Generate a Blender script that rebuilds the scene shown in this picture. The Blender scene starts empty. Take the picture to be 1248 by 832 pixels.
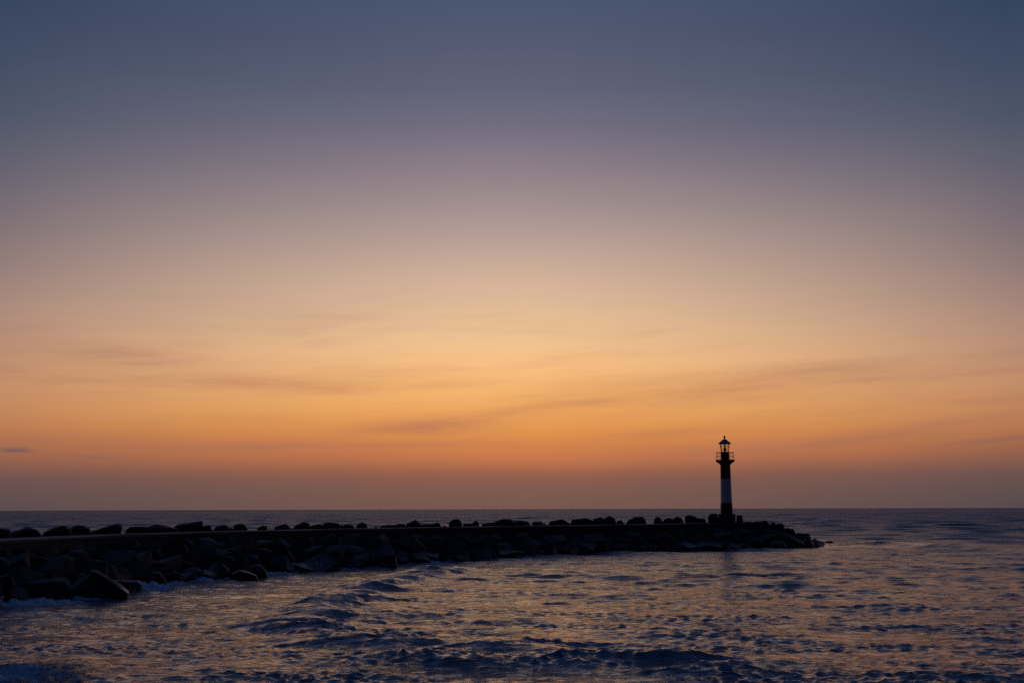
import bpy, bmesh, math, random
import numpy as np
from mathutils import Vector, Matrix, noise as mnoise

SC = bpy.context.scene
COL = SC.collection
R = math.radians
rng = random.Random(11)

# ------------------------------------------------------------------ camera
CAM_H = 5.0
FPX = 1387.0                       # focal length in photo pixels (40 mm lens)
PITCH = math.atan(202.0 / FPX)
cam_m = Matrix.Rotation(math.pi / 2 + PITCH, 3, 'X') @ Matrix.Rotation(R(-0.16), 3, 'Z')
cd = bpy.data.cameras.new('camera')
cd.lens = 40.0
cd.sensor_width = 36.0
cd.clip_start = 0.1
cd.clip_end = 30000
cam = bpy.data.objects.new('camera', cd)
COL.objects.link(cam)
cam.matrix_world = Matrix.Translation((0, 0, CAM_H)) @ cam_m.to_4x4()
SC.camera = cam


def ray(px, py):
    v = cam_m @ Vector(((px - 624.0) / FPX, (416.0 - py) / FPX, -1.0))
    return v.normalized()


def on_level(px, py, z):
    v = ray(px, py)
    k = (z - CAM_H) / v.z
    return Vector((v.x * k, v.y * k, z))


def elev(px, py):
    return math.asin(ray(px, py).z)


def azim(px, py):
    v = ray(px, py)
    return math.atan2(v.x, v.y)


def zpix(px, py, dist):
    """height of the point seen at this pixel at horizontal distance dist"""
    v = ray(px, py)
    return CAM_H + v.z / math.hypot(v.x, v.y) * dist


def project(p):
    q = cam_m.transposed() @ (Vector(p) - Vector((0, 0, CAM_H)))
    return 624 + FPX * q.x / -q.z, 416 - FPX * q.y / -q.z


# ------------------------------------------------------------------ helpers
def lin(c):
    out = []
    for v in c:
        v /= 255.0
        out.append(v / 12.92 if v <= 0.04045 else ((v + 0.055) / 1.055) ** 2.4)
    return tuple(out)


class NT:
    def __init__(self, tree):
        self.t = tree
        tree.nodes.clear()

    def n(self, kind, **kw):
        nd = self.t.nodes.new(kind)
        for k, v in kw.items():
            setattr(nd, k, v)
        return nd

    def put(self, sock, v):
        if isinstance(v, bpy.types.NodeSocket):
            self.t.links.new(v, sock)
        elif v is not None:
            sock.default_value = v

    def math(self, op, a, b=None, c=None, clamp=False):
        nd = self.n('ShaderNodeMath', operation=op, use_clamp=clamp)
        for i, v in enumerate((a, b, c)):
            self.put(nd.inputs[i], v)
        return nd.outputs[0]

    def mapr(self, v, a, b, c=0.0, d=1.0, smooth=True):
        nd = self.n('ShaderNodeMapRange', clamp=True)
        if smooth:
            nd.interpolation_type = 'SMOOTHSTEP'
        for i, x in enumerate((v, a, b, c, d)):
            self.put(nd.inputs[i], x)
        return nd.outputs[0]

    def mix(self, f, a, b, mode='MIX'):
        nd = self.n('ShaderNodeMix', data_type='RGBA', blend_type=mode)
        self.put(nd.inputs[0], f)
        for i, v in ((6, a), (7, b)):
            if isinstance(v, tuple) and len(v) == 3:
                v = v + (1,)
            self.put(nd.inputs[i], v)
        return nd.outputs[2]

    def ramp(self, f, stops, interp='LINEAR'):
        nd = self.n('ShaderNodeValToRGB')
        nd.color_ramp.interpolation = interp
        el = nd.color_ramp.elements
        while len(el) > 1:
            el.remove(el[-1])
        el[0].position = stops[0][0]
        el[0].color = tuple(stops[0][1]) + (1,)
        for p, c in stops[1:]:
            e = el.new(p)
            e.color = tuple(c) + (1,)
        self.put(nd.inputs[0], f)
        return nd.outputs[0]

    def noise(self, vec, scale, detail=3, rough=0.55, dist=0.0):
        nd = self.n('ShaderNodeTexNoise')
        self.put(nd.inputs['Vector'], vec)
        nd.inputs['Scale'].default_value = scale
        nd.inputs['Detail'].default_value = detail
        nd.inputs['Roughness'].default_value = rough
        nd.inputs['Distortion'].default_value = dist
        return nd.outputs[0]

    def vec(self, x, y, z):
        nd = self.n('ShaderNodeCombineXYZ')
        for i, v in enumerate((x, y, z)):
            self.put(nd.inputs[i], v)
        return nd.outputs[0]


def material(name):
    m = bpy.data.materials.new(name)
    m.use_nodes = True
    t = NT(m.node_tree)
    out = t.n('ShaderNodeOutputMaterial')
    b = t.n('ShaderNodeBsdfPrincipled')
    t.t.links.new(b.outputs[0], out.inputs[0])
    return m, t, b


def bump(t, b, height, strength, dist):
    nd = t.n('ShaderNodeBump')
    nd.inputs['Strength'].default_value = strength
    nd.inputs['Distance'].default_value = dist
    t.put(nd.inputs['Height'], height)
    t.put(b.inputs['Normal'], nd.outputs[0])
    return nd


def pos(t):
    return t.n('ShaderNodeNewGeometry').outputs['Position']


def tag(o, label=None, cat=None, group=None, kind=None):
    if label: o['label'] = label
    if cat: o['category'] = cat
    if group: o['group'] = group
    if kind: o['kind'] = kind
    return o


def empty(name, loc, rz=0.0):
    o = bpy.data.objects.new(name, None)
    o.location = loc
    o.rotation_euler = (0, 0, rz)
    o.empty_display_size = 0.3
    COL.objects.link(o)
    return o


def link(name, bm, mats, parent=None, smooth_angle=None):
    me = bpy.data.meshes.new(name)
    bmesh.ops.recalc_face_normals(bm, faces=bm.faces)
    if smooth_angle is not None:
        for f in bm.faces:
            f.smooth = True
        for e in bm.edges:
            if len(e.link_faces) == 2 and e.calc_face_angle(0) > smooth_angle:
                e.smooth = False
    bm.to_mesh(me)
    bm.free()
    for m in (mats if isinstance(mats, (list, tuple)) else [mats]):
        me.materials.append(m)
    o = bpy.data.objects.new(name, me)
    COL.objects.link(o)
    if parent is not None:
        o.parent = parent
    return o


# ------------------------------------------------------------------ world (dusk sky)
W = bpy.data.worlds.new('World')
SC.world = W
W.use_nodes = True
t = NT(W.node_tree)
out = t.n('ShaderNodeOutputWorld')
bg = t.n('ShaderNodeBackground')
t.t.links.new(bg.outputs[0], out.inputs[0])
tc = t.n('ShaderNodeTexCoord')
nrm = t.n('ShaderNodeVectorMath', operation='NORMALIZE')
t.put(nrm.inputs[0], tc.outputs['Generated'])
sep = t.n('ShaderNodeSeparateXYZ')
t.put(sep.inputs[0], nrm.outputs[0])
X, Y, Z = sep.outputs
EL = t.math('ARCSINE', t.math('MAXIMUM', t.math('MINIMUM', Z, 1.0), -1.0))
AZ = t.math('ADD', t.math('ARCTAN2', X, Y), 0.012)
AAZ = t.math('ABSOLUTE', AZ)
# slow unevenness of the glow so that its bands are not ruler-straight
warp = t.noise(t.vec(t.math('MULTIPLY', AZ, 2.2), t.math('MULTIPLY', EL, 7.0), 3.1), 1.0, 4, 0.55)
ELW = t.math('ADD', EL, t.math('MULTIPLY', t.math('SUBTRACT', warp, 0.5), 0.020))
ELN = t.math('DIVIDE', ELW, math.pi / 2)


def stops(px, table, tail):
    s = []
    for py, c in table:
        s.append((max(0.0, elev(px, py)) / (math.pi / 2), lin(c)))
    s.sort(key=lambda a: a[0])
    for e, c in tail:
        s.append((e / 90.0, lin(c)))
    return s


centre = [(617, (118, 87, 79)), (600, (124, 90, 79)), (586, (134, 92, 78)), (574, (156, 99, 76)), (560, (192, 116, 74)),
          (545, (212, 130, 74)), (525, (226, 148, 78)), (500, (240, 170, 96)), (470, (246, 183, 115)), (440, (248, 194, 136)),
          (405, (236, 194, 148)), (360, (220, 184, 154)), (310, (196, 168, 152)), (260, (168, 148, 146)), (210, (142, 128, 136)),
          (160, (115, 110, 128)), (110, (96, 99, 120)), (60, (86, 91, 115)), (0, (73, 86, 111))]
side = [(619, (86, 74, 78)), (600, (95, 78, 78)), (582, (108, 82, 78)), (565, (134, 92, 78)), (545, (162, 104, 76)),
        (520, (184, 120, 82)), (490, (192, 134, 94)), (455, (192, 142, 110)), (420, (184, 142, 118)), (380, (166, 134, 122)),
        (330, (144, 122, 120)), (270, (120, 108, 116)), (210, (98, 96, 110)), (140, (76, 84, 104)), (70, (63, 76, 99)), (0, (53, 68, 93))]
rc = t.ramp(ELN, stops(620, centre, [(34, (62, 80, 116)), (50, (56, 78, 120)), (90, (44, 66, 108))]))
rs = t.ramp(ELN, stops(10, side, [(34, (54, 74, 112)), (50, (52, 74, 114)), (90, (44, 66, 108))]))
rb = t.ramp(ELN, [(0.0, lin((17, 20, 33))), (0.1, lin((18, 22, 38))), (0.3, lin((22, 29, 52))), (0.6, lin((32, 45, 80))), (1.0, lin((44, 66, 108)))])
f1 = t.mapr(AAZ, 0.02, 0.44, smooth=False)
f1 = t.math('POWER', f1, 1.35)
f2 = t.mapr(AAZ, 0.50, 1.9)
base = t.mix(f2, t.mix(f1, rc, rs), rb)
# thin streaks of cloud low over the horizon
tilt = t.math('ADD', EL, t.math('MULTIPLY', AZ, -0.055))
st = t.noise(t.vec(t.math('MULTIPLY', AZ, 5.0), t.math('MULTIPLY', tilt, 44.0), 7.7), 1.0, 5, 0.6, 0.35)
st2 = t.noise(t.vec(t.math('MULTIPLY', AZ, 9.0), t.math('MULTIPLY', tilt, 120.0), 1.7), 1.0, 4, 0.6, 0.2)
stm = t.math('ADD', t.math('MULTIPLY', t.mapr(st, 0.46, 0.85), 0.42), t.math('MULTIPLY', t.mapr(st2, 0.5, 0.85), 0.16))
env = t.math('MULTIPLY', t.mapr(EL, 0.03, 0.065), t.mapr(EL, 0.10, 0.24, 1.0, 0.0))
stm = t.math('MULTIPLY', stm, env)


def streak(px, py, wx, wy, amt, rise=0.0):
    a0, e0 = azim(px, py) + 0.012, elev(px, py)
    da = t.math('SUBTRACT', AZ, a0)
    de = t.math('SUBTRACT', t.math('SUBTRACT', EL, e0), t.math('MULTIPLY', da, rise))
    wob = t.math('MULTIPLY', t.math('SUBTRACT', st, 0.5), 0.016)
    de = t.math('ADD', de, wob)
    q = t.math('ADD', t.math('POWER', t.math('DIVIDE', t.math('ABSOLUTE', da), wx / FPX), 2.0),
               t.math('POWER', t.math('DIVIDE', t.math('ABSOLUTE', de), wy / FPX), 2.0))
    return t.math('MULTIPLY', t.math('EXPONENT', t.math('MULTIPLY', q, -1.0)), amt)


brk = t.mapr(st2, 0.32, 0.68, 0.65, 1.2)
tot = stm
for s in ((530, 520, 85, 11, 0.60, 0.02), (640, 497, 110, 9, 0.34, 0.12), (325, 466, 85, 12, 0.26, 0.0), (90, 440, 220, 20, 0.17, -0.08),
          (520, 545, 230, 7, 0.35, 0.0), (960, 465, 220, 15, 0.24, 0.09), (900, 548, 200, 9, 0.35, 0.06), (160, 540, 200, 10, 0.25, 0.0),
          (300, 548, 120, 6, 0.38, 0.02), (470, 560, 130, 4, 0.30, 0.02), (1080, 528, 130, 7, 0.38, 0.11), (1205, 538, 52, 3.2, 0.55, 0.10), (820, 528, 80, 5, 0.30, 0.05),
          (130, 425, 110, 12, 0.28, -0.05), (740, 470, 120, 7, 0.18, 0.10), (960, 455, 110, 9, 0.2, 0.06)):
    tot = t.math('ADD', tot, t.math('MULTIPLY', brk, streak(*s)))
tot = t.math('MINIMUM', tot, 0.8)
cloudc = t.mix(f1, lin((186, 118, 88)), lin((140, 100, 88)))
cloudc = t.mix(t.mapr(EL, 0.10, 0.2), cloudc, lin((176, 138, 124)))
skyc = t.mix(tot, base, cloudc)
skyc = t.mix(streak(17, 548, 17, 2.2, 0.75, 0.0), skyc, lin((98, 84, 92)))
skyc = t.mix(streak(120, 556, 40, 2.0, 0.25, -0.04), skyc, lin((120, 88, 86)))
# the physical twilight sky adds its (now very faint) share
ns = t.n('ShaderNodeTexSky', sky_type='NISHITA')
ns.sun_disc = False
ns.sun_elevation = R(-3.0)
ns.sun_rotation = R(-0.7)
add = t.mix(0.004, skyc, ns.outputs[0], 'ADD')
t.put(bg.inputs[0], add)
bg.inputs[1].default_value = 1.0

sl = bpy.data.lights.new('sun', 'SUN')
sl.energy = 0.006
sl.angle = R(12)
sl.color = (1.0, 0.62, 0.35)
so = bpy.data.objects.new('sun', sl)
COL.objects.link(so)
so.rotation_euler = Vector((-0.012, 1.0, 0.05)).to_track_quat('Z', 'Y').to_euler()

# ------------------------------------------------------------------ materials
def rock_material():
    m, t, b = material('wet_basalt')
    p = pos(t)
    oi = t.n('ShaderNodeObjectInfo')
    n1 = t.noise(p, 1.1, 6, 0.65)
    n2 = t.noise(p, 9.0, 4, 0.6)
    c = t.mix(t.mapr(n1, 0.3, 0.7), (0.02, 0.02, 0.022), (0.056, 0.056, 0.061))
    c = t.mix(oi.outputs['Random'], c, t.mix(1.0, c, (0.55, 0.55, 0.58), 'MULTIPLY'))
    sp = t.n('ShaderNodeSeparateXYZ')
    t.put(sp.inputs[0], p)
    wet = t.mapr(t.math('ADD', sp.outputs[2], t.math('MULTIPLY', n1, 0.9)), 0.6, 1.6, 1.0, 0.0)
    c = t.mix(t.math('MULTIPLY', wet, 0.5), c, (0.010, 0.011, 0.010))
    # white water running off the lowest stones in places
    low = t.mapr(sp.outputs[2], 0.5, 1.5, 1.0, 0.0)
    patch = t.mapr(t.noise(p, 0.22, 2, 0.5), 0.50, 0.62)
    run = t.mapr(t.noise(p, 2.6, 5, 0.7, 1.0), 0.52, 0.66)
    c = t.mix(t.math('MULTIPLY', t.math('MULTIPLY', low, patch), t.math('MULTIPLY', run, 0.8)), c, (0.34, 0.46, 0.56))
    t.put(b.inputs['Base Color'], c)
    t.put(b.inputs['Roughness'], t.mapr(wet, 0.0, 1.0, 0.85, 0.38))
    b.inputs['Specular IOR Level'].default_value = 0.3
    h = t.math('ADD', t.math('MULTIPLY', n1, 0.6), t.math('MULTIPLY', n2, 0.25))
    bump(t, b, h, 0.7, 0.15)
    return m


def concrete_material(name, a, bcol, scale=1.5):
    m, t, b = material(name)
    p = pos(t)
    n1 = t.noise(p, scale, 6, 0.65)
    n2 = t.noise(p, scale * 14, 3, 0.6)
    c = t.mix(t.mapr(n1, 0.3, 0.72), a, bcol)
    t.put(b.inputs['Base Color'], c)
    b.inputs['Roughness'].default_value = 0.85
    b.inputs['Specular IOR Level'].default_value = 0.3
    bump(t, b, t.math('ADD', n1, t.math('MULTIPLY', n2, 0.3)), 0.4, 0.05)
    return m


def paint_material(name, col, dirt):
    m, t, b = material(name)
    tcn = t.n('ShaderNodeTexCoord')
    mp = t.n('ShaderNodeMapping')
    mp.inputs['Scale'].default_value = (3.0, 3.0, 0.35)
    t.put(mp.inputs[0], tcn.outputs['Object'])
    n1 = t.noise(mp.outputs[0], 1.3, 6, 0.65)
    t.put(b.inputs['Base Color'], t.mix(t.mapr(n1, 0.52, 0.8, 0.0, 0.6), col, dirt))
    b.inputs['Roughness'].default_value = 0.45
    b.inputs['Specular IOR Level'].default_value = 0.25
    bump(t, b, n1, 0.15, 0.02)
    return m


M_rock = rock_material()
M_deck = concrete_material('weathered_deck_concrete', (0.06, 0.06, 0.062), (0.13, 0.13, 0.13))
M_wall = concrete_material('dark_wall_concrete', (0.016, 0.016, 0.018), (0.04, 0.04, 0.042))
M_white = paint_material('white_tower_paint', (0.60, 0.61, 0.62), (0.35, 0.33, 0.30))
M_red = paint_material('dark_red_tower_paint', (0.055, 0.008, 0.008), (0.03, 0.010, 0.009))
M_black = paint_material('black_ironwork', (0.03, 0.03, 0.032), (0.06, 0.03, 0.02))
M_roof = paint_material('grey_roof_metal', (0.16, 0.18, 0.20), (0.09, 0.08, 0.075))
M_glass, tg, bgl = material('lantern_glass')
og = [n for n in tg.t.nodes if n.type == 'OUTPUT_MATERIAL'][0]
tr = tg.n('ShaderNodeBsdfTransparent')
tr.inputs[0].default_value = (0.93, 0.95, 0.94, 1)
gl = tg.n('ShaderNodeBsdfGlossy')
gl.inputs['Roughness'].default_value = 0.03
fr = tg.n('ShaderNodeFresnel')
fr.inputs[0].default_value = 1.45
mx = tg.n('ShaderNodeMixShader')
tg.put(mx.inputs[0], fr.outputs[0])
tg.put(mx.inputs[1], tr.outputs[0])
tg.put(mx.inputs[2], gl.outputs[0])
tg.put(og.inputs[0], mx.outputs[0])
M_lens, tl, bl = material('lens_glass')
bl.inputs['Base Color'].default_value = (0.12, 0.14, 0.13, 1)
bl.inputs['Roughness'].default_value = 0.15

# ------------------------------------------------------------------ plan of the breakwater
# front edge of the deck / ridge of the rubble head: photo x, distance, height
def at_dist(px, D, z):
    v = ray(px, 630)
    return Vector((v.x / v.y * D, D, z))


Fk = []
for px, py, z in ((0, 659.0, 3.10), (100, 653.6, 3.10), (200, 649.7, 3.09), (300, 647.0, 3.08), (400, 644.7, 3.06), (500, 642.9, 3.03),
                  (600, 641.2, 3.00), (700, 639.9, 2.98), (800, 638.4, 2.96), (885, 637.0, 2.95)):
    Fk.append(on_level(px, py, z))
d0 = (Fk[0] - Fk[1]).normalized()
Fk = [Fk[0] + d0 * 16, Fk[0] + d0 * 8] + Fk
NDECK = len(Fk) - 1
head = [(912, 147.0, 2.85), (936, 148.0, 2.85), (955, 149.0, 2.35), (972, 150.0, 1.65), (988, 151.0, 0.85), (1003, 152.0, 0.15)]
Fk += [at_dist(*h) for h in head]
Wk = [on_level(px, py, 0) for px, py in ((0, 741), (100, 727), (160, 717), (200, 711), (280, 705), (345, 699), (410, 694), (500, 688),
                                         (600, 680.5), (700, 674.5), (800, 671), (884, 669), (950, 668), (985, 666.5), (1006, 662.5))]
d1 = (Wk[0] - Wk[1]).normalized()
Wk = [Wk[0] + d1 * 24, Wk[0] + d1 * 10] + Wk


def catmull(pts, n=10):
    out = []
    P = [pts[0] * 2 - pts[1]] + list(pts) + [pts[-1] * 2 - pts[-2]]
    for i in range(1, len(P) - 2):
        for k in range(n):
            s = k / n
            a, b_, c, d = P[i - 1], P[i], P[i + 1], P[i + 2]
            out.append(0.5 * ((2 * b_) + (c - a) * s + (2 * a - 5 * b_ + 4 * c - d) * s * s + (3 * b_ - a - 3 * c + d) * s ** 3))
    out.append(P[-2].copy())
    return out


def resample(pts, step):
    out = [pts[0].copy()]
    acc = 0.0
    for a, b_ in zip(pts, pts[1:]):
        L = (b_ - a).length
        while acc + L >= step:
            k = (step - acc) / L
            a = a.lerp(b_, k)
            L = (b_ - a).length
            out.append(a.copy())
            acc = 0.0
        acc += L
    out.append(pts[-1].copy())
    return out


def smooth(pts, it):
    for _ in range(it):
        q = [p.copy() for p in pts]
        for i in range(1, len(pts) - 1):
            q[i] = pts[i] * 0.5 + (pts[i - 1] + pts[i + 1]) * 0.25
        pts = q
    return pts


F = smooth(resample(catmull(Fk), 0.5), 60)
Wl = smooth(resample(catmull(Wk), 0.5), 30)
deck_end = min(range(len(F)), key=lambda i: (F[i].xy - Fk[NDECK].xy).length) + 9
NF = len(F)


def tang(i):
    a, b_ = F[max(0, i - 3)], F[min(NF - 1, i + 3)]
    d = (b_ - a).xy
    return d.normalized()


def nearest_w(p):
    return min(Wl, key=lambda q: (q.xy - p.xy).length_squared)


TOE = [nearest_w(p) for p in F]
TOE = smooth([q.copy() for q in TOE], 40)
for q in TOE:
    q.z = 0.0


def back(i, d, z=None):
    """point on the seaward side of the front edge"""
    tg_ = tang(i)
    n = Vector((-tg_.y, tg_.x))
    return Vector((F[i].x + n.x * d, F[i].y + n.y * d, F[i].z if z is None else z))


def slope_point(i, v):
    top = F[i].z - (0.85 if i <= deck_end else 0.35)
    p = TOE[i].lerp(F[i], v)
    p.z = top * (v ** 0.85)
    return p


DW = 3.4
# ------------------------------------------------------------------ breakwater body
bw = empty('breakwater', F[deck_end // 2] - Vector((0, 0, F[deck_end // 2].z)))
tag(bw, 'long dark stone breakwater with flat concrete deck curving out to the lighthouse', 'breakwater')
off = bw.location
bm = bmesh.new()
prev = None
for i in range(0, deck_end + 1, 2):
    w = DW + 1.9 * max(0.0, min(1.0, (i - deck_end + 24) / 12))
    ring = [F[i] - off + Vector((0, 0, 0.025 * math.sin((i // 10) * 2.4))), back(i, w) - off, back(i, w, F[i].z - 0.16) - off, Vector((F[i].x, F[i].y, F[i].z - 0.16)) - off]
    vs = [bm.verts.new(p) for p in ring]
    if prev:
        for k in range(4):
            bm.faces.new((prev[k], vs[k], vs[(k + 1) % 4], prev[(k + 1) % 4]))
    else:
        bm.faces.new(vs)
    prev = vs
bm.faces.new(prev)
link('deck', bm, M_deck, bw)
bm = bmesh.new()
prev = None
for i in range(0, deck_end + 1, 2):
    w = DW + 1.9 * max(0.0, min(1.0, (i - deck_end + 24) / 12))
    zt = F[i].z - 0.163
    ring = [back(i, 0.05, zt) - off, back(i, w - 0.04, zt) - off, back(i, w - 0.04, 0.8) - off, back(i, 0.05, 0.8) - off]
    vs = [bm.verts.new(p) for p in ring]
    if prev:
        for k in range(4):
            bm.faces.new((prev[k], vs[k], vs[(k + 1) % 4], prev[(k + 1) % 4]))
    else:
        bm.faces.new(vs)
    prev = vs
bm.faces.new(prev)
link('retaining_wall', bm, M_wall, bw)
# rubble core: front slope, hidden top, seaward slope
bm = bmesh.new()
rows = []
for i in range(0, NF, 2):
    dk = i <= deck_end
    r_ = []
    r_.append(TOE[i].lerp(F[i], -0.12) + Vector((0, 0, -1.2)))
    for v in (0.02, 0.2, 0.4, 0.6, 0.8, 1.0):
        p = slope_point(i, v)
        p.z -= 0.55
        r_.append(p)
    zt = F[i].z
    k = min(1.0, max(0.0, (NF - i) / 24))
    r_.append(back(i, 0.6, zt - 1.1 if dk else zt - 0.5))
    r_.append(back(i, (DW + 0.2) * k, zt - 1.1 if dk else zt - 0.7))
    r_.append(back(i, (DW + 0.6) * k + 0.1, zt - 0.55))
    r_.append(back(i, (DW + 2.6) * k + 0.2, zt - 0.6))
    for s, zz in ((4.6, 0.66), (6.6, 0.33), (8.6, 0.0)):
        r_.append(back(i, (DW + s) * k + 0.3, (zt - 0.5) * zz - (0 if zz else 1.2)))
    vs = []
    for j, p in enumerate(r_):
        q = p.copy()
        q.z += 0.22 * mnoise.noise(Vector((p.x * 0.7, p.y * 0.7, 0)))
        vs.append(bm.verts.new(q - off))
    rows.append(vs)
for a, b_ in zip(rows, rows[1:]):
    for j in range(len(a) - 1):
        bm.faces.new((a[j], b_[j], b_[j + 1], a[j + 1]))
link('rubble_core', bm, M_rock, bw)


# ------------------------------------------------------------------ boulders
def hull_rock(points, bev, rough, rr, name='boulder', origin=None):
    bm = bmesh.new()
    for p in points:
        bm.verts.new(p)
    res = bmesh.ops.convex_hull(bm, input=bm.verts)
    junk = list({e for e in res.get('geom_interior', []) + res.get('geom_unused', []) if isinstance(e, bmesh.types.BMVert)})
    if junk:
        bmesh.ops.delete(bm, geom=junk, context='VERTS')
    bmesh.ops.dissolve_limit(bm, angle_limit=R(9), verts=bm.verts, edges=bm.edges)
    bmesh.ops.bevel(bm, geom=list(bm.edges), offset=bev, segments=2, profile=0.6, affect='EDGES', clamp_overlap=True)
    bmesh.ops.triangulate(bm, faces=bm.faces)
    for _ in range(2):
        lim = max(0.28, bev * 2.2)
        es = [e for e in bm.edges if e.calc_length() > lim]
        if es:
            bmesh.ops.subdivide_edges(bm, edges=es, cuts=1)
            bmesh.ops.triangulate(bm, faces=bm.faces)
    sd = rr.uniform(0, 100)
    bm.normal_update()
    for v in bm.verts:
        d = mnoise.fractal(v.co * 1.3 + Vector((sd, 0, 0)), 1.0, 2.0, 4) * rough
        v.co += v.normal * d
    o = link(name, bm, M_rock, None, R(38))
    return o


def block_points(sx, sy, sz, rr, kind):
    pts = []
    for a in (-1, 1):
        for b_ in (-1, 1):
            for c in (-1, 1):
                j = [rr.uniform(0.62, 1.0) for _ in range(3)]
                if kind == 'wedge' and c == 1 and a == 1:
                    j[2] *= rr.uniform(-0.2, 0.3)
                if kind == 'pointed' and c == 1:
                    j[0] *= 0.35
                    j[1] *= 0.5
                pts.append(Vector((a * sx / 2 * j[0], b_ * sy / 2 * j[1], c * sz / 2 * j[2])))
    n = {'blocky': 3, 'wedge': 2, 'rounded': 22, 'slab': 3, 'pointed': 3}[kind]
    for _ in range(n):
        v = Vector((rr.gauss(0, 1), rr.gauss(0, 1), rr.gauss(0, 1))).normalized()
        k = 0.56 if kind != 'rounded' else 0.58
        pts.append(Vector((v.x * sx * k, v.y * sy * k, v.z * sz * k)))
    if kind == 'rounded':
        pts = pts[8:]
    return pts


def place(o, loc, rot):
    o.location = loc
    o.rotation_euler = rot
    return o


ORD = ['first', 'second', 'third', 'fourth', 'fifth', 'sixth', 'seventh', 'eighth', 'ninth', 'tenth', 'eleventh', 'twelfth',
       'thirteenth', 'fourteenth', 'fifteenth', 'sixteenth', 'seventeenth', 'eighteenth', 'nineteenth']
TENS = {2: ('twentieth', 'twenty'), 3: ('thirtieth', 'thirty'), 4: ('fortieth', 'forty'), 5: ('fiftieth', 'fifty'), 6: ('sixtieth', 'sixty'), 7: ('seventieth', 'seventy')}


def ordinal(n):
    if n <= 19:
        return ORD[n - 1]
    a, b_ = divmod(n, 10)
    return TENS[a][0] if b_ == 0 else TENS[a][1] + '-' + ORD[b_ - 1]


def outline_rock(outline, D, depth, rr, bev=0.10, rough=0.05, grow=1.03):
    """outline: photo pixels of the rock's outline, standing at distance D; gets real size and depth there"""
    cx = sum(p[0] for p in outline) / len(outline)
    c = at_dist(cx, D, 0)
    rd = Vector((c.x, c.y)).normalized()
    rt = Vector((rd.y, -rd.x))
    dist = math.hypot(c.x, c.y)
    pts = []
    zs = [zpix(cx, p[1], dist) for p in outline]
    z0 = min(zs)
    for p, z in zip(outline, zs):
        s = (p[0] - cx) / FPX * D / max(0.2, ray(cx, 640).y) * grow
        for sg in (-1, 1):
            f = rr.uniform(0.55, 1.0)
            sh = rr.uniform(0.9, 1.0) if sg < 0 else 1.0
            pts.append(Vector((s * sh, sg * depth / 2 * f, (z - z0) * (sh if z > z0 + 0.3 else 1))))
        pts.append(Vector((s, rr.uniform(-0.2, 0.2) * depth, z - z0)))
    o = hull_rock(pts, bev, rough, rr)
    o.location = (c.x, c.y, z0)
    o.rotation_euler = (0, 0, math.atan2(rt.y, rt.x))
    return o


def crest_dist(px, d):
    """distance (y) where the sight line at photo column px crosses the line d metres behind the front edge"""
    v = ray(px, 630)
    best = None
    pa = back(0, d)
    for i in range(2, NF, 2):
        pb = back(i, d)
        ca = pa.x * v.y - pa.y * v.x
        cb = pb.x * v.y - pb.y * v.x
        if (ca <= 0 < cb) or (cb <= 0 < ca):
            k = ca / (ca - cb)
            return pa.y + (pb.y - pa.y) * k
        pa = pb
    return F[-1].y + 2


def deckline(px):
    tab = [(-100, 664), (0, 659), (100, 653.6), (200, 649.7), (300, 647.0), (400, 644.7), (500, 642.9), (600, 641.2), (700, 639.9), (800, 638.4), (885, 637.0), (1100, 637)]
    for (a, ya), (b_, yb) in zip(tab, tab[1:]):
        if a <= px <= b_:
            return ya + (yb - ya) * (px - a) / (b_ - a)
    return 637


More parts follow.
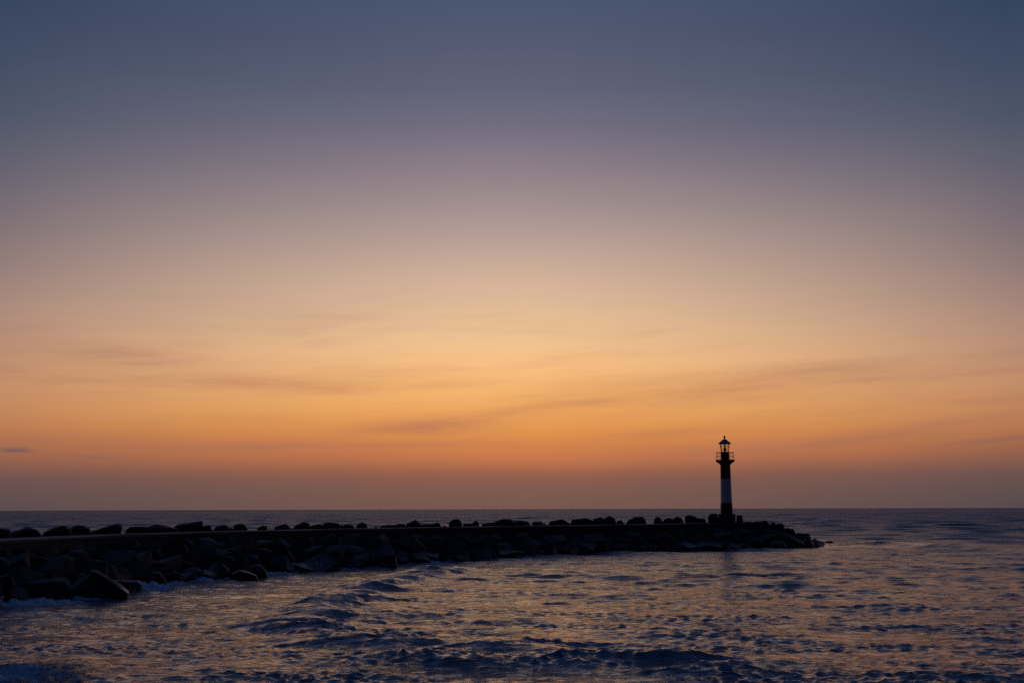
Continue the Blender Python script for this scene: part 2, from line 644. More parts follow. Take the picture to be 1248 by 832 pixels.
# crest boulders: name of the look, outline (left to right) above the deck, in photo pixels
crest = [
    ('flat-topped', [(-26, 650), (-20, 644), (2, 643.6), (9, 645), (14, 651)]),
    ('low peaked', [(13, 652), (17, 648), (26, 646), (34, 641), (43, 646), (57, 653)]),
    ('steep-sided angular', [(56, 652), (57, 648), (66, 643), (77, 639.5), (84, 644), (88, 651)]),
    ('round-topped', [(84, 652), (87, 643), (93, 639.3), (101, 640), (107, 643), (112, 650)]),
    ('ramp-shaped leaning', [(108, 652), (113, 648), (128, 642), (141, 637.6), (145, 638.5), (146, 643), (142, 652)]),
    ('long low flat-topped', [(156, 650), (159, 644), (164, 641.3), (182, 641), (191, 640.5), (200, 641), (206, 649)]),
    ('small humped', [(184, 649), (186, 640), (192, 638), (197, 640.5), (214, 644), (217, 649)]),
    ('high square-cornered', [(216, 648), (216, 641), (218, 639), (230, 637), (243, 634.2), (244.5, 635), (245, 648)]),
    ('small low square', [(244, 648), (245, 641.5), (250, 640), (256, 640), (258, 646)]),
    ('rounded mound-like', [(257, 648), (264, 641), (270, 638.8), (276, 639.2), (283, 646)]),
    ('sharp-edged', [(286, 647), (286.5, 639), (294, 637), (298, 639), (306, 645)]),
    ('small dome-shaped', [(313, 646), (315, 642.5), (321, 639.8), (325, 641), (326, 646)]),
    ('small pointed', [(335, 646), (336, 641.5), (343, 640), (348, 637.2), (353, 642), (354, 646)]),
    ('broad humped', [(356, 646), (361, 640), (370, 635.4), (376, 637), (379, 645)]),
    ('low squarish', [(379, 645), (381, 639.5), (388, 638), (394, 640), (395, 645)]),
    ('broad flat-topped', [(392, 645), (395, 637), (400, 635.5), (412, 637), (419, 644)]),
    ('low rounded', [(416, 644), (420, 638.5), (425, 638), (431, 641), (434, 644)]),
    ('smooth round', [(433, 644), (436, 638.5), (441, 636.2), (446, 638), (449, 643)]),
    ('very small low', [(454, 644), (456, 641.8), (460, 641.3), (462, 644)]),
    ('low sloping', [(465, 643.5), (469, 640.5), (476, 639.4), (480, 643.5)]),
    ('flat-topped blocky', [(478, 643), (481, 639), (487, 637.2), (493, 638), (494, 643)]),
    ('tall pointed', [(495, 643), (496, 637.5), (502, 636), (506, 633), (511, 636.5), (513, 643)]),
    ('low small', [(511, 642.5), (514, 639), (521, 638.6), (525, 642.5)]),
    ('round-shouldered', [(523, 642.5), (527, 638), (532, 636), (536, 637.5), (539, 642)]),
    ('tiny low', [(538, 642), (540, 640), (544, 640), (545, 642)]),
    ('tall dome-shaped', [(547, 642), (548, 636), (553, 632), (558, 631.6), (562, 635), (563, 642)]),
    ('low square', [(564, 642), (565, 638), (573, 637.4), (577, 641)]),
    ('small sharp', [(574, 641.5), (576, 636.5), (580, 634), (583, 636.5), (584, 641.5)]),
    ('low flattish', [(587, 641.5), (589, 638), (596, 637.2), (602, 641)]),
    ('broad rounded', [(600, 641.5), (604, 635.5), (613, 631.4), (621, 631.6), (626, 636), (628, 641)]),
    ('long sloping', [(622, 641), (624, 635), (634, 633.6), (642, 635), (648, 640.5)]),
    ('low rectangular', [(648, 641), (650, 635.3), (659, 635), (664, 640)]),
    ('rounded sloping', [(667, 640.5), (671, 634.5), (676, 634), (682, 639)]),
    ('high rounded', [(676, 640), (679, 633.5), (685, 632), (693, 637), (696, 640)]),
    ('squat rounded', [(695, 640), (698, 632.8), (704, 631.4), (710, 634), (712, 640)]),
    ('tall rounded', [(706, 640), (708, 631.5), (715, 630.4), (721, 634), (722, 640)]),
    ('jagged-topped', [(720, 640), (724, 632), (731, 629.4), (737, 632), (739, 640)]),
    ('highest peaked', [(736, 640), (738, 631), (743, 628), (748, 631), (752, 639.5)]),
    ('small humped', [(750, 639.5), (753, 634.5), (757, 633), (762, 638.5)]),
    ('big flat-topped sloping', [(763, 639), (767, 634), (774, 629.5), (782, 629.3), (785, 633), (787, 639)]),
    ('narrow upright', [(797, 639), (798, 631.5), (801, 629), (805, 631), (809, 638.5)]),
    ('low wide', [(806, 638.8), (811, 631.5), (816, 630.3), (821, 633), (822, 638.5)]),
    ('rounded peaked', [(820, 638.5), (822, 631), (826, 628.6), (830, 630.5), (834, 637.5)]),
    ('tall square-shouldered', [(836, 638), (836.5, 628.2), (841, 627), (846, 628.5), (849, 631), (851, 637.5)]),
    ('low square-ended', [(847, 638), (849, 630.8), (856, 631), (858.5, 632), (859, 637.5)]),
]
crest_objs = []
for k, (look, ol) in enumerate(crest):
    cx = sum(p[0] for p in ol) / len(ol)
    rr = random.Random(500 + k)
    D = crest_dist(cx, DW + 1.3 + (k % 2) * 0.25)
    w = (max(p[0] for p in ol) - min(p[0] for p in ol)) / FPX * D
    yb = deckline(cx) + 0.9 / D * FPX * 0.55
    ol2 = [(p[0], yb) if j in (0, len(ol) - 1) else p for j, p in enumerate(ol)]
    o = outline_rock(ol2, D, max(0.9, min(2.1, w * 0.9)), rr, bev=0.03 + 0.012 * w, rough=0.04, grow=1.10 if k < 28 else 1.2)
    n = k + 1
    if n <= 22:
        where = ordinal(n) + ' from the left end'
    else:
        where = ordinal(len(crest) - n + 1) + ' leftwards from the lighthouse blocks'
    tag(o, '%s black boulder along the breakwater crest, %s' % (look, where), 'boulder', 'boulders lined up along the top of the breakwater')

# second, lower row on the seaward side (fills the notches, mostly hidden)
rr = random.Random(321)
fill = []
for a, b_ in ((250, 300), (360, 432), (470, 545), (570, 665), (670, 758), (802, 862)):
    x = a + 4
    while x < b_ - 4:
        fill.append(x)
        x += rr.uniform(15, 27)
for k, cx in enumerate(fill):
    D = crest_dist(cx, DW + 2.4)
    w = rr.uniform(1.5, 2.3) * FPX / D * 0.5
    yt = deckline(cx) - rr.uniform(0.22, 0.5) * FPX / D
    yb = deckline(cx) + 0.5 / D * FPX
    ol = [(cx - w, yb), (cx - w * rr.uniform(0.8, 0.95), yt + 2.2 * rr.random()), (cx - w * rr.uniform(0, 0.5), yt), (cx + w * rr.uniform(0.3, 0.7), yt + 1.2 * rr.random()), (cx + w, yb)]
    o = outline_rock(ol, D, 1.5, rr, bev=0.05, rough=0.05)
    tag(o, 'low black boulder filling the notches behind the crest boulders, %s from the left' % ordinal(k + 1), 'boulder', 'low boulders behind the top of the breakwater')
print('fillers', len(fill))
# blocks beside the lighthouse
rr = random.Random(77)
Dp = crest_dist(886, 2.3)
o = outline_rock([(863, 638), (863.3, 629), (865.5, 626), (868, 625), (874, 625.6), (875.6, 638)], Dp + 0.6, 1.3, rr, bev=0.12)
tag(o, 'big round-shouldered black block standing just left of the lighthouse base', 'boulder', 'blocks beside the lighthouse')
o = outline_rock([(897.6, 638), (897.8, 627.4), (904.0, 627.0), (905.8, 638)], Dp + 0.7, 0.8, rr, bev=0.05)
tag(o, 'narrow upright black block standing just right of the lighthouse base', 'boulder', 'blocks beside the lighthouse')

# rubble head silhouette rocks, from the lighthouse down to the tip
head_px = [
    ('low flattish', [(900, 641), (903, 636), (910, 635), (916, 636), (918, 642)]),
    ('flat-topped', [(914, 642), (917, 635.6), (924, 634.4), (930, 634.8), (933, 643)]),
    ('highest square-cornered', [(926, 644), (927.5, 634.6), (932, 633.4), (934.4, 634), (937, 638), (938, 645)]),
    ('small pointed', [(937, 646), (939, 637.6), (942, 635.4), (945, 637.5), (948, 647)]),
    ('flat-topped notched', [(944, 647), (946, 638.4), (949, 637.4), (953, 637.4), (955, 641), (957, 649)]),
    ('squat', [(954, 650), (956, 644), (960, 642.6), (963, 643.8), (966, 652)]),
    ('thin upright', [(962, 652), (963.5, 644.5), (965, 643), (967, 646), (969, 654)]),
    ('tall blocky', [(966, 657), (968, 651), (972, 648.4), (977, 649.5), (979, 658)]),
    ('square-topped', [(976, 658), (978, 649.5), (984, 649.3), (986, 652), (988, 660)]),
    ('low broad', [(985, 662), (988, 657), (993, 656), (997, 660), (999, 663.5)]),
    ('last low', [(995, 664), (998, 660.5), (1001, 659.3), (1004, 661), (1005, 664)]),
]
for k, (look, ol) in enumerate(head_px):
    cx = sum(p[0] for p in ol) / len(ol)
    rr = random.Random(900 + k)
    D = crest_dist(cx, 0.7) if cx < 992 else 151.5
    o = outline_rock(ol, D, 1.5, rr, bev=0.08, rough=0.07)
    tag(o, '%s black boulder on the outer end skyline, %s after the lighthouse' % (look, ordinal(k + 1)), 'boulder', 'boulders on the outer end of the breakwater')
# tiny rock awash beyond the tip
rr = random.Random(5)
o = hull_rock([Vector(v) for v in ((-0.8, 0, -0.4), (0.9, 0.1, -0.4), (-0.4, 0.4, 0.25), (0.1, -0.3, 0.32), (0.6, 0.2, 0.1), (0, 0.7, -0.3), (0.1, -0.7, -0.3))], 0.08, 0.05, rr)
pt = on_level(1011.5, 663.2, 0)
o.location = (pt.x, pt.y, 0.22)
tag(o, 'tiny low rock awash just beyond the tip of the breakwater', 'boulder')

# hero blocks at the water's edge on the left, standing where the photograph has them
heroes = [
    ('large flat-topped square block in the foam at the waterline, nearest the left edge', [(37, 728), (37, 714), (41, 706.5), (60, 704.5), (81, 705), (85, 711), (91, 727)], 2.0, 733, 0.04),
    ('large wedge boulder sloping down to the right at the waterline beside the flat-topped block', [(108, 722), (112, 704), (117, 694), (123, 694.5), (134, 704), (148, 712), (158, 722), (155, 726)], 2.0, 729, 0.05),
    ('low thin slab lying on the waterline just right of the wedge boulder', [(132, 716), (138, 706), (150, 705.5), (170, 707.5), (174, 712), (168, 719)], 1.5, 721, 0.07),
    ('steep triangular boulder with a slanting right edge above the foam', [(180, 712), (183, 703), (190, 695.5), (197, 697), (203, 705), (208, 712)], 1.5, 714, 0.05),
    ('half-sunk rounded boulder at the waterline, leftmost of a touching pair', [(281, 706), (286, 698), (295, 694), (304, 696), (313, 701), (318, 705)], 1.6, 707, 0.06),
    ('egg-shaped boulder at the waterline, rightmost of a touching pair', [(304, 702), (307, 691), (313, 687), (321, 689), (326, 696), (327, 703)], 1.6, 704, 0.08),
    ('small slanting boulder at the left edge of the picture above the foam', [(-14, 730), (-8, 716), (0, 715), (9, 722), (15, 731)], 1.6, 735, 0.10),
    ('tall dark boulder standing at the waterline where the foam begins again', [(473, 689), (474, 679), (477, 672), (481, 673), (484, 683), (486, 690)], 1.6, 691, 0.08),
]
hero_px = []
for k, (lab, ol, dep, wy, bev) in enumerate(heroes):
    cx = sum(p[0] for p in ol) / len(ol)
    D = on_level(cx, wy, 0).y + dep * 0.4
    ol = [(x, y + (8 if y > max(q[1] for q in ol) - 4 else 0)) for x, y in ol]
    o = outline_rock(ol, D, dep, random.Random(40 + k), bev=bev, rough=0.05)
    hero_px.append((min(p[0] for p in ol), max(p[0] for p in ol)))
    tag(o, lab, 'boulder', 'large boulders at the edge of the water')

# slope boulders in four rows
ROWS = [(0.06, 'waterline row'), (0.36, 'second row above the water'), (0.64, 'third row above the water'), (0.92, 'top row under the deck')]
LOOK = {'blocky': 'blocky', 'wedge': 'wedge-shaped', 'rounded': 'rounded', 'slab': 'flat slab-like', 'pointed': 'pointed'}
count = 0
for ri, (v0, rname) in enumerate(ROWS):
    items = []
    i = 6.0 + ri * 1.7
    rr = random.Random(100 + ri)
    while i < NF - 5:
        ii = int(i)
        size = rr.uniform(1.5, 2.4) if ri < 2 else rr.uniform(1.35, 2.1)
        if F[ii].y < 95 and rr.random() < 0.5:
            size *= 0.88
        if ii > deck_end:
            size *= 0.72
        run = (F[ii] - TOE[ii]).xy.length
        if run < 1.2 + ri * 1.4:
            i += 3
            continue
        v = max(0.0, v0 + rr.uniform(-0.07, 0.07))
        p = slope_point(ii, v)
        px, py = project(p)
        skip = False
        if ri == 0 and any(a - 8 < px < b_ + 2 for a, b_ in hero_px):
            v += 0.13
            p = slope_point(ii, v)
            px, py = project(p)
        kind = rr.choice(['blocky', 'blocky', 'blocky', 'wedge', 'wedge', 'slab', 'rounded', 'pointed'])
        if not skip:
            sx = size * rr.uniform(0.95, 1.3)
            sy = size * rr.uniform(0.8, 1.1)
            sz = size * (rr.uniform(0.7, 0.95) if kind != 'slab' else 0.5)
            pts = block_points(sx, sy, sz, rr, kind)
            o = hull_rock(pts, 0.02 * size + (0.04 if kind == 'rounded' else 0), 0.045, rr)
            ta = tang(ii)
            lift = 0.10 if ri < 3 else -0.28
            if ii > deck_end:
                lift -= 0.1
            place(o, p + Vector((0, 0, lift - 0.05)), (rr.uniform(-0.5, 0.5), rr.uniform(-0.5, 0.5) + 0.0, math.atan2(ta.y, ta.x) + rr.uniform(-0.7, 0.7)))
            items.append((px, o, kind))
        i += size * rr.uniform(0.92, 1.12) / 0.5
    items.sort(key=lambda a: a[0])
    vis = [a for a in items if a[0] > 3]
    for a in items:
        if a[0] <= 3:
            tag(a[1], '%s dark boulder of the %s, just outside the left edge' % (LOOK[a[2]], rname), 'boulder', 'boulders of the %s' % rname)
    for n, (px, o, kind) in enumerate(vis):
        N = len(vis)
        if n < N / 2:
            wh = '%s from the left edge' % ordinal(n + 1)
        else:
            wh = '%s from right end' % ordinal(N - n)
        tag(o, '%s boulder in the %s, %s' % (LOOK[kind], rname, wh), 'boulder', 'boulders of the %s' % rname)
    count += len(items)
print('slope boulders', count)

# ------------------------------------------------------------------ lighthouse
LH = at_dist(885.9, Dp, Fk[NDECK].z)
lh = empty('lighthouse', LH)
tag(lh, 'slim banded lighthouse, white between dark bands, with railed gallery and lantern, on the breakwater end', 'lighthouse')


def lathe(name, prof, mats, parent, seg=32, mat_of=None, cap=True, rot=0.0, ang=R(30)):
    bm = bmesh.new()
    rings = []
    for r_, z in prof:
        rings.append([bm.verts.new((r_ * math.cos(rot + 2 * math.pi * k / seg), r_ * math.sin(rot + 2 * math.pi * k / seg), z)) for k in range(seg)])
    for j, (a, b_) in enumerate(zip(rings, rings[1:])):
        for k in range(seg):
            f = bm.faces.new((a[k], a[(k + 1) % seg], b_[(k + 1) % seg], b_[k]))
            if mat_of:
                f.material_index = mat_of(j)
    if cap:
        bm.faces.new(rings[0])
        f = bm.faces.new(rings[-1])
        if mat_of:
            f.material_index = mat_of(len(prof) - 2)
    return link(name, bm, mats, parent, ang)


def tube(bm, a, b_, r_, seg=8):
    a, b_ = Vector(a), Vector(b_)
    q = (b_ - a).to_track_quat('Z', 'Y')
    ra, rb = [], []
    for k in range(seg):
        o = q @ Vector((r_ * math.cos(2 * math.pi * k / seg), r_ * math.sin(2 * math.pi * k / seg), 0))
        ra.append(bm.verts.new(a + o))
        rb.append(bm.verts.new(b_ + o))
    for k in range(seg):
        bm.faces.new((ra[k], ra[(k + 1) % seg], rb[(k + 1) % seg], rb[k]))
    bm.faces.new(ra)
    bm.faces.new(rb)


S = LH.xy.length / FPX * 1.0       # metres per photo pixel at the tower


def hz(py):
    return zpix(885.9, py, LH.xy.length) - LH.z


pd = lathe('pedestal', [(1.22, -0.1), (1.22, 0.12), (1.13, 0.15), (1.13, hz(625.6) - 0.05), (1.06, hz(625.6))], M_wall, lh, 8, rot=R(22.5), ang=R(20))
dr = bmesh.new()
bmesh.ops.create_cube(dr, size=1.0, matrix=Matrix.Translation((0.55, -0.62, hz(618.5))) @ Matrix.Rotation(R(41.6), 4, 'Z') @ Matrix.Diagonal((0.5, 0.12, 1.3, 1)))
tower_prof = [(0.79, hz(625.6)), (0.735, hz(612)), (0.735, hz(611.9)), (0.67, hz(583)), (0.67, hz(582.9)), (0.645, hz(566))]
tw = lathe('tower', tower_prof, [M_red, M_white], lh, 40, mat_of=lambda j: 1 if j == 2 else 0)
dr.free()
# low door on the shore side of the tower, seen from the deck
bm = bmesh.new()
a0 = R(200)
for sgn in range(7):
    pass
w2, h0, h1 = 0.30, hz(625.6) + 0.02, hz(625.6) + 1.25
vs = []
for k in range(5):
    a = a0 + (k - 2) / 2 * w2 / 0.79
    for rr_, z in ((0.80, h0), (0.785, h1)):
        vs.append(bm.verts.new((rr_ * math.cos(a), rr_ * math.sin(a), z)))
        vs.append(bm.verts.new(((rr_ - 0.06) * math.cos(a), (rr_ - 0.06) * math.sin(a), z)))
for k in range(4):
    b0 = k * 4
    bm.faces.new((vs[b0], vs[b0 + 4], vs[b0 + 6], vs[b0 + 2]))
    bm.faces.new((vs[b0 + 2], vs[b0 + 6], vs[b0 + 7], vs[b0 + 3]))
bmesh.ops.remove_doubles(bm, verts=bm.verts, dist=1e-5)
link('door', bm, M_black, lh)
gal = lathe('gallery', [(0.66, hz(566.2)), (0.72, hz(565)), (1.12, hz(562.4)), (1.22, hz(562)), (1.22, hz(559.8)), (0.5, hz(559.7))], M_black, lh, 32)
gz = hz(559.7)
rz = hz(551.0)
bm = bmesh.new()
N = 24
for zz, rr_ in ((rz, 0.028), (gz + (rz - gz) * 0.5, 0.014)):
    for k in range(N):
        a, b_ = 2 * math.pi * k / N, 2 * math.pi * (k + 1) / N
        tube(bm, (1.15 * math.cos(a), 1.15 * math.sin(a), zz), (1.15 * math.cos(b_), 1.15 * math.sin(b_), zz), rr_, 6)
rail = link('railing', bm, M_black, gal)
for k in range(8):
    bm = bmesh.new()
    a = 2 * math.pi * (k + 0.0) / 8
    tube(bm, (1.15 * math.cos(a), 1.15 * math.sin(a), gz - 0.02), (1.15 * math.cos(a), 1.15 * math.sin(a), rz), 0.030, 6)
    link('railing_post', bm, M_black, gal)
mz = hz(550.2)
lathe('lantern_base', [(0.56, gz - 0.02), (0.56, mz - 0.06), (0.60, mz - 0.05), (0.60, mz), (0.50, mz)], M_red, lh, 24)
ez = hz(540.3)
lan = empty('lantern', (0, 0, 0))
lan.parent = lh
NS = 6
rb0, rt0 = 0.50, 0.62
rot0 = R(90)
bm = bmesh.new()
for k in range(NS):
    a, b_ = rot0 + 2 * math.pi * k / NS, rot0 + 2 * math.pi * (k + 1) / NS
    q = [bm.verts.new((r_ * math.cos(x), r_ * math.sin(x), z)) for r_, x, z in ((rb0 - .01, a, mz), (rb0 - .01, b_, mz), (rt0 - .01, b_, ez), (rt0 - .01, a, ez))]
    bm.faces.new(q)
link('lantern_glass', bm, M_glass, lan)
for k in range(NS):
    bm = bmesh.new()
    a = rot0 + 2 * math.pi * k / NS
    tube(bm, (rb0 * math.cos(a), rb0 * math.sin(a), mz - 0.01), (rt0 * math.cos(a), rt0 * math.sin(a), ez + 0.02), 0.035, 6)
    link('mullion', bm, M_black, lan)
lathe('lens', [(0.10, mz), (0.10, mz + 0.12), (0.17, mz + 0.16), (0.20, mz + 0.30), (0.17, mz + 0.45), (0.07, mz + 0.5), (0.04, ez)], M_lens, lan, 16)
rf = lathe('roof', [(0.62, ez - 0.02), (0.84, ez - 0.01), (0.84, ez + 0.06), (0.50, hz(536.8)), (0.13, hz(534.2)), (0.10, hz(533.9))], M_roof, lh, 24)
lathe('finial', [(0.06, hz(534.2)), (0.06, hz(533.4)), (0.12, hz(532.8)), (0.145, hz(532.0)), (0.12, hz(531.0)), (0.05, hz(530.4)), (0.02, hz(529.8))], M_black, rf, 12)

# ------------------------------------------------------------------ sea
M_sea, t, b = material('sea_water')
p = pos(t)
at = t.n('ShaderNodeAttribute', attribute_name='foam')
foam_a = at.outputs['Fac']
calm_a = t.n('ShaderNodeAttribute', attribute_name='calm').outputs['Fac']
sp = t.n('ShaderNodeSeparateXYZ')
t.put(sp.inputs[0], p)
flat = t.vec(sp.outputs[0], sp.outputs[1], 0.0)
mp = t.n('ShaderNodeMapping')
mp.inputs['Rotation'].default_value = (0, 0, R(-10))
mp.inputs['Scale'].default_value = (0.50, 1.0, 1.0)
t.put(mp.inputs[0], flat)
n1 = t.noise(mp.outputs[0], 0.85, 5, 0.6, 0.4)
n2 = t.noise(mp.outputs[0], 4.2, 4, 0.62, 0.5)
n3 = t.noise(mp.outputs[0], 0.16, 3, 0.55, 0.3)
n4 = t.noise(mp.outputs[0], 11.0, 3, 0.6, 0.6)
n5 = t.noise(mp.outputs[0], 1.7, 3, 0.6, 1.2)
n6 = t.noise(mp.outputs[0], 0.45, 3, 0.6, 0.8)
gustf = t.math('MULTIPLY', t.mapr(n5, 0.44, 0.60, 0.15, 1.5), t.mapr(n6, 0.36, 0.64, 0.4, 1.25))
gust = t.mapr(n3, 0.35, 0.65, 0.75, 1.2)
h = t.math('ADD', t.math('MULTIPLY', n1, 0.10), t.math('MULTIPLY', t.math('ADD', t.math('MULTIPLY', n2, 0.095), t.math('MULTIPLY', n4, 0.016)), gustf))
h = t.math('MULTIPLY', h, gust)
chop0 = t.n('ShaderNodeAttribute', attribute_name='chop').outputs['Fac']
h = t.math('MULTIPLY', h, t.mapr(chop0, 0.3, 0.55, 1.0, 0.5))
h = t.math('MULTIPLY', h, t.math('SUBTRACT', 1.0, t.math('MULTIPLY', calm_a, 0.8)))
fn = t.noise(flat, 2.2, 6, 0.72, 0.8)
fn2 = t.noise(flat, 9.0, 4, 0.7)
fm = t.math('ADD', t.math('MULTIPLY', fn, 0.7), t.math('MULTIPLY', fn2, 0.3))
fmask = t.mapr(t.math('ADD', foam_a, t.math('MULTIPLY', t.math('SUBTRACT', fm, 0.5), 1.6)), 0.38, 0.75)
t.put(b.inputs['Base Color'], t.mix(fmask, (0.048, 0.092, 0.155), (0.42, 0.64, 0.86)))
b.inputs['IOR'].default_value = 1.34
chop = t.n('ShaderNodeAttribute', attribute_name='chop').outputs['Fac']
rr0 = t.math('MULTIPLY', chop, t.math('SUBTRACT', 1.0, t.math('MULTIPLY', calm_a, 0.6)))
rr1 = t.n('ShaderNodeMix', data_type='FLOAT')
t.put(rr1.inputs[0], fmask)
t.put(rr1.inputs[2], rr0)
rr1.inputs[3].default_value = 0.85
t.put(b.inputs['Roughness'], rr1.outputs[0])
t.put(b.inputs['Specular IOR Level'], t.mapr(fmask, 0, 1, 0.5, 0.1, False))
hh = t.math('ADD', h, t.math('MULTIPLY', t.math('MULTIPLY', fm, fmask), 0.6))
bn = bump(t, b, hh, 1.0, 1.0)

TH = R(33)
azs = np.concatenate([np.linspace(-math.pi, -TH, 70, endpoint=False), np.linspace(-TH, TH, 900, endpoint=False), np.linspace(TH, math.pi, 70, endpoint=False)])
rs_ = np.concatenate([np.linspace(0.5, 16, 10, endpoint=False), np.exp(np.arange(math.log(16), math.log(130), 0.0031)), np.exp(np.arange(math.log(130), math.log(9000), 0.0050))])
A_, R_ = np.meshgrid(azs, rs_)
gx = (R_ * np.sin(A_)).astype(np.float32)
gy = (R_ * np.cos(A_)).astype(np.float32)
gr = R_.astype(np.float32)
nr = np.random.RandomState(4)
hz_ = np.zeros_like(gx)
ox = np.zeros_like(gx)
oy = np.zeros_like(gx)


def seg_dist(x, y, pts):
    """distance to a polyline and the signed side and parameter"""
    best = np.full_like(x, 1e9)
    side_ = np.zeros_like(x)
    par = np.zeros_like(x)
    tot_ = 0.0
    for a, b2 in zip(pts, pts[1:]):
        dx, dy = b2[0] - a[0], b2[1] - a[1]
        L2 = dx * dx + dy * dy
        k = np.clip(((x - a[0]) * dx + (y - a[1]) * dy) / L2, 0, 1)
        ex, ey = x - (a[0] + k * dx), y - (a[1] + k * dy)
        d = np.sqrt(ex * ex + ey * ey)
        m_ = d < best
        best = np.where(m_, d, best)
        side_ = np.where(m_, np.sign(dx * ey - dy * ex), side_)
        par = np.where(m_, tot_ + k * math.sqrt(L2), par)
        tot_ += math.sqrt(L2)
    return best, side_, par, tot_


toe_np = [(q.x, q.y) for q in TOE[::6]]
near = (gr < 260)
dw = np.full_like(gx, 1e3)
dist_, sd_, _, _ = seg_dist(gx[near], gy[near], toe_np)
dw[near] = dist_

# sheltered, calmer water close to the wall
calm = np.zeros_like(gx)


def blob(px, py, rx, ry, ang=0.0):
    c = on_level(px, py, 0)
    ca, sa = math.cos(ang), math.sin(ang)
    u = ((gx - c.x) * ca + (gy - c.y) * sa) / rx
    w = (-(gx - c.x) * sa + (gy - c.y) * ca) / ry
    return np.exp(-(u * u + w * w))


calm = np.maximum(calm, 0.95 * blob(250, 728, 12, 9, 0.9))
calm = np.maximum(calm, 0.95 * blob(420, 706, 5, 9, 0.0))
calm = np.maximum(calm, 0.9 * blob(590, 692, 5, 5))
calm = np.maximum(calm, 0.6 * blob(120, 770, 6, 6))
calm = np.maximum(calm, 0.8 * blob(1065, 665, 12, 6))
spacing = np.where(gr < 130, 0.0031, 0.0050) * gr
offshore = np.clip((gr - 115) / 130, 0, 1)
grp = np.zeros_like(gx)
for _ in range(14):
    lam = nr.uniform(9, 45)
    th = nr.uniform(0, 6.28)
    grp += np.cos(2 * math.pi / lam * (gx * math.cos(th) + gy * math.sin(th)) + nr.uniform(0, 6.28))
grp = np.clip(1 + 0.28 * grp, 0.35, 2.0)
grp2 = np.zeros_like(gx)
for _ in range(18):
    lam = nr.uniform(2.2, 9)
    th = nr.uniform(0, 6.28)
    grp2 += np.cos(2 * math.pi / lam * (0.6 * gx * math.cos(th) + gy * math.sin(th)) + nr.uniform(0, 6.28))
grp2 = np.clip(0.95 + 0.20 * grp2, 0.35, 1.7)
bands = [  # wavelength lo, hi, number, amplitude of each, mean heading, spread
    (14, 26, 7, 0.030, -100, 22),
    (5, 12, 18, 0.0120, -105, 30),
    (1.9, 5, 34, 0.0042, -102, 30),
    (0.8, 1.9, 50, 0.0025, -98, 36),
    (0.22, 0.7, 110, 0.0027, -95, 52)]
for lo, hi, cnt, amp, hd, spr in bands:
    for _ in range(cnt):
        lam = math.exp(nr.uniform(math.log(lo), math.log(hi)))
        k = 2 * math.pi / lam
        th = math.radians(hd + nr.normal() * spr)
        kx, ky = k * math.cos(th), k * math.sin(th)
        ph = nr.uniform(0, 6.283)
        a = amp * (lam / math.sqrt(lo * hi)) ** 0.8
        fac = np.clip((lam / spacing - 2.2) / 2.0, 0, 1)
        sel = fac > 0
        if lo > 4:
            fac = fac * (1 + 2.8 * offshore)
        elif lo > 1.5:
            fac = fac * grp * np.interp(gr, [35, 90], [0.95, 1.3])
        elif lo > 0.5:
            fac = fac * (0.5 + 0.5 * grp2) * np.interp(gr, [35, 90], [0.8, 1.5])
        else:
            fac = fac * grp2 * np.interp(gr, [35, 70], [0.8, 1.1])
        if lo < 6:
            fac = fac * (1 - (0.75 if lo < 4 else 0.35) * calm)
        arg = kx * gx[sel] + ky * gy[sel] + ph
        af = a * fac[sel]
        hz_[sel] += af * np.cos(arg)
        sn = np.sin(arg) * af * (1.25 if lo < 4 else 0.9)
        ox[sel] -= sn * (kx / k)
        oy[sel] -= sn * (ky / k)


def swell(pix, amp, wf, wb, taper=6.0, wob=0.14):
    """a single raised crest along a line on the water; wf = width of its near/right side, wb = of the other"""
    pts = [(q.x, q.y) for q in catmull([on_level(a, c, 0) for a, c in pix], 5)]
    m_ = (gr < 330)
    d, s, par, tot_ = seg_dist(gx[m_], gy[m_], pts)
    d = d + wob * np.sin(par * 1.1) * np.exp(-d * d / 4) + 0.5 * wob * np.sin(par * 2.7 + 1)
    w = np.where(s > 0, wb, wf)
    e = np.clip(np.minimum(par, tot_ - par) / taper, 0, 1)
    e = e * e * (3 - 2 * e)
    e = e * (0.86 + 0.14 * np.sin(par * 0.55 + 0.5))
    q = np.abs(d) / w
    hz_[m_] += (amp * e * np.exp(-q ** 1.5)).astype(np.float32)


swell([(335, 772), (365, 761), (400, 742), (440, 724), (480, 712), (520, 704), (556, 696)], 0.22, 1.0, 2.6, 9)
# the breaking line is made of many short overlapping crests
line_ = catmull([on_level(a, c, 0) for a, c in ((558, 694), (520, 701), (480, 711), (440, 722), (405, 735), (375, 750), (350, 767), (400, 781), (480, 789), (600, 791), (700, 797), (800, 806), (900, 820))], 8)
wr = random.Random(9)
for q in resample(line_, 0.95):
    L_ = wr.uniform(1.0, 2.6)
    hd_ = wr.gauss(0.12, 0.22)
    cx_, cy_ = q.x + wr.gauss(0, 0.35), q.y + wr.gauss(0, 0.7)
    dx_, dy_ = L_ / 2 * math.cos(hd_), L_ / 2 * math.sin(hd_)
    sel_ = (np.abs(gx - cx_) < 5) & (np.abs(gy - cy_) < 6)
    d_, s_, p_, t_ = seg_dist(gx[sel_], gy[sel_], [(cx_ - dx_, cy_ - dy_), (cx_, cy_ + wr.uniform(-.15, .15)), (cx_ + dx_, cy_ + dy_)])
    w_ = np.where(s_ > 0, wr.uniform(0.7, 1.3), wr.uniform(0.35, 0.6))
    hz_[sel_] += (wr.uniform(0.05, 0.19) * np.exp(-(d_ / w_) ** 1.6)).astype(np.float32)
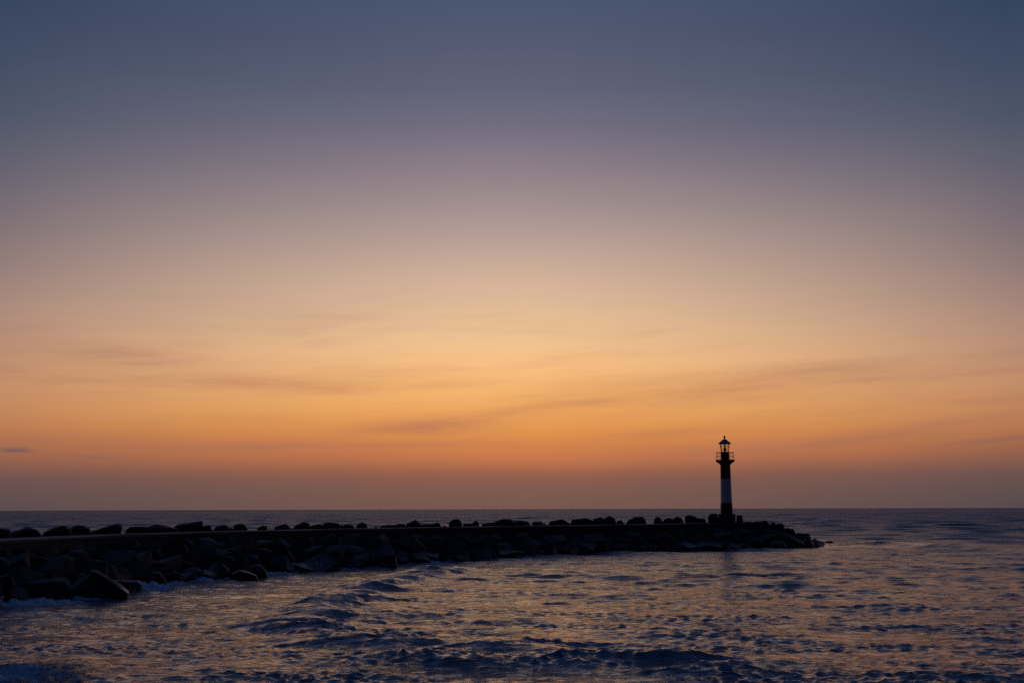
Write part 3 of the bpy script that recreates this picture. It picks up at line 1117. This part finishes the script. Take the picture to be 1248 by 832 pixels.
for pts_, am_ in (([(735, 728), (760, 726), (785, 722)], 0.20), ([(900, 784), (960, 781), (1000, 785)], 0.14), ([(1060, 790), (1130, 786)], 0.14)):
    swell(pts_, am_ * 0.7, 0.6, 1.3, 1.5, 0.16)
swell([(470, 703), (500, 702), (540, 698), (556, 692)], 0.14, 0.8, 1.6, 3)
swell([(330, 768), (400, 781), (480, 790), (600, 790), (700, 798), (800, 806), (900, 822)], 0.19, 1.0, 2.2, 4)
swell([(370, 782), (420, 766), (470, 748), (520, 733)], 0.16, 0.7, 1.3, 4)
swell([(420, 790), (480, 776), (540, 760)], 0.12, 0.6, 1.2, 4)
swell([(430, 800), (560, 812), (680, 812), (800, 818)], 0.28, 0.7, 1.6, 3)
swell([(1015, 661), (1060, 663), (1130, 666), (1250, 674), (1330, 682)], 0.42, 2.4, 5.0, 10, 0.5)
swell([(160, 769), (230, 772), (300, 768), (345, 770)], 0.12, 0.7, 1.2, 3)
swell([(1000, 735), (1100, 742), (1240, 760)], 0.12, 1.0, 2.2, 5)
foam = np.zeros_like(gx)
edge = np.exp(-(dw / 0.7) ** 2) * np.where(gy < 125, 0.70, 0.45)
foam = edge.copy()
for px, py, rx, ry, am, ang in ((15, 738, 2.8, 1.1, 1.3, 0.35), (60, 736, 2.0, 0.9, 1.15, 0.2), (105, 729, 1.5, 0.9, 0.9, 0.2), (176, 717, 1.6, 1.6, 1.4, 0.6), (215, 713, 1.8, 1.0, 0.85, 0.7),
                                (250, 709, 1.6, 0.9, 0.85, 0.7), (335, 700, 1.0, 1.6, 0.9, 0.9), (425, 693, 1.5, 1.0, 0.75, 0.8), (520, 687, 2.4, 1.2, 0.85, 0.9), (700, 674.5, 2.6, 0.8, 0.5, 0.7), (560, 683, 2, 0.8, .5, 0.8),
                                (0, 826, 2.8, 1.6, 0.85, 0.0), (1060, 664, 8, 1.6, 0.52, 0.0), (845, 669, 2.5, 0.6, 0.45, 0.3)):
    foam = np.maximum(foam, am * blob(px, py, rx * 1.1, ry * 2.2, ang))
hz_ += np.clip(foam - 0.3, 0, 1) * (0.24 + 0.10 * np.sin(gx * 2.1 + np.sin(gy * 1.7)) * np.sin(gy * 1.3 + 1.0) + 0.09 * np.sin(gx * 5.3 + gy * 3.1 + 2 * np.sin(gx * 1.9)) + 0.07 * np.sin(gx * 11.3 - gy * 6.1 + 2 * np.sin(gy * 3.3)) + 0.05 * np.sin(gx * 21.0 + gy * 9.0 + 3 * np.sin(gx * 4.7)))
drop = (R_ ** 2 / (2 * 6371000.0)).astype(np.float32)      # the earth's curve
co = np.stack([gx + ox, gy + oy, hz_ - drop], -1).reshape(-1, 3).astype(np.float32)
nrw, ncl = gx.shape
idx = np.arange(nrw * ncl).reshape(nrw, ncl)
nxt = np.roll(idx, -1, axis=1)
quads = np.stack([idx[:-1], idx[1:], nxt[1:], nxt[:-1]], -1).reshape(-1, 4)
me = bpy.data.meshes.new('sea')
me.vertices.add(len(co))
me.vertices.foreach_set('co', co.ravel())
me.loops.add(quads.size)
me.loops.foreach_set('vertex_index', quads.ravel().astype(np.int32))
me.polygons.add(len(quads))
me.polygons.foreach_set('loop_start', (np.arange(len(quads)) * 4).astype(np.int32))
me.polygons.foreach_set('use_smooth', np.ones(len(quads), dtype=bool))
me.update(calc_edges=True)
chop = np.interp(np.log(gr), np.log([10, 35, 80, 150, 300, 600, 2000]), [0.08, 0.10, 0.17, 0.27, 0.38, 0.45, 0.50]).astype(np.float32)
for nm, arr in (('foam', foam), ('calm', calm), ('chop', chop)):
    at_ = me.attributes.new(nm, 'FLOAT', 'POINT')
    at_.data.foreach_set('value', arr.ravel().astype(np.float32))
me.materials.append(M_sea)
sea = bpy.data.objects.new('sea', me)
COL.objects.link(sea)
tag(sea, kind='structure')
print('sea normal', me.polygons[len(quads) // 2].normal)

# ------------------------------------------------------------------ output look
vs_ = SC.view_settings
vs_.view_transform = 'Standard'
vs_.look = 'None'
vs_.exposure = 0.0
vs_.gamma = 1.0
vs_.use_curve_mapping = False
SC.cycles.use_denoising = False
SC.cycles.use_adaptive_sampling = False
SC.cycles.max_bounces = 6
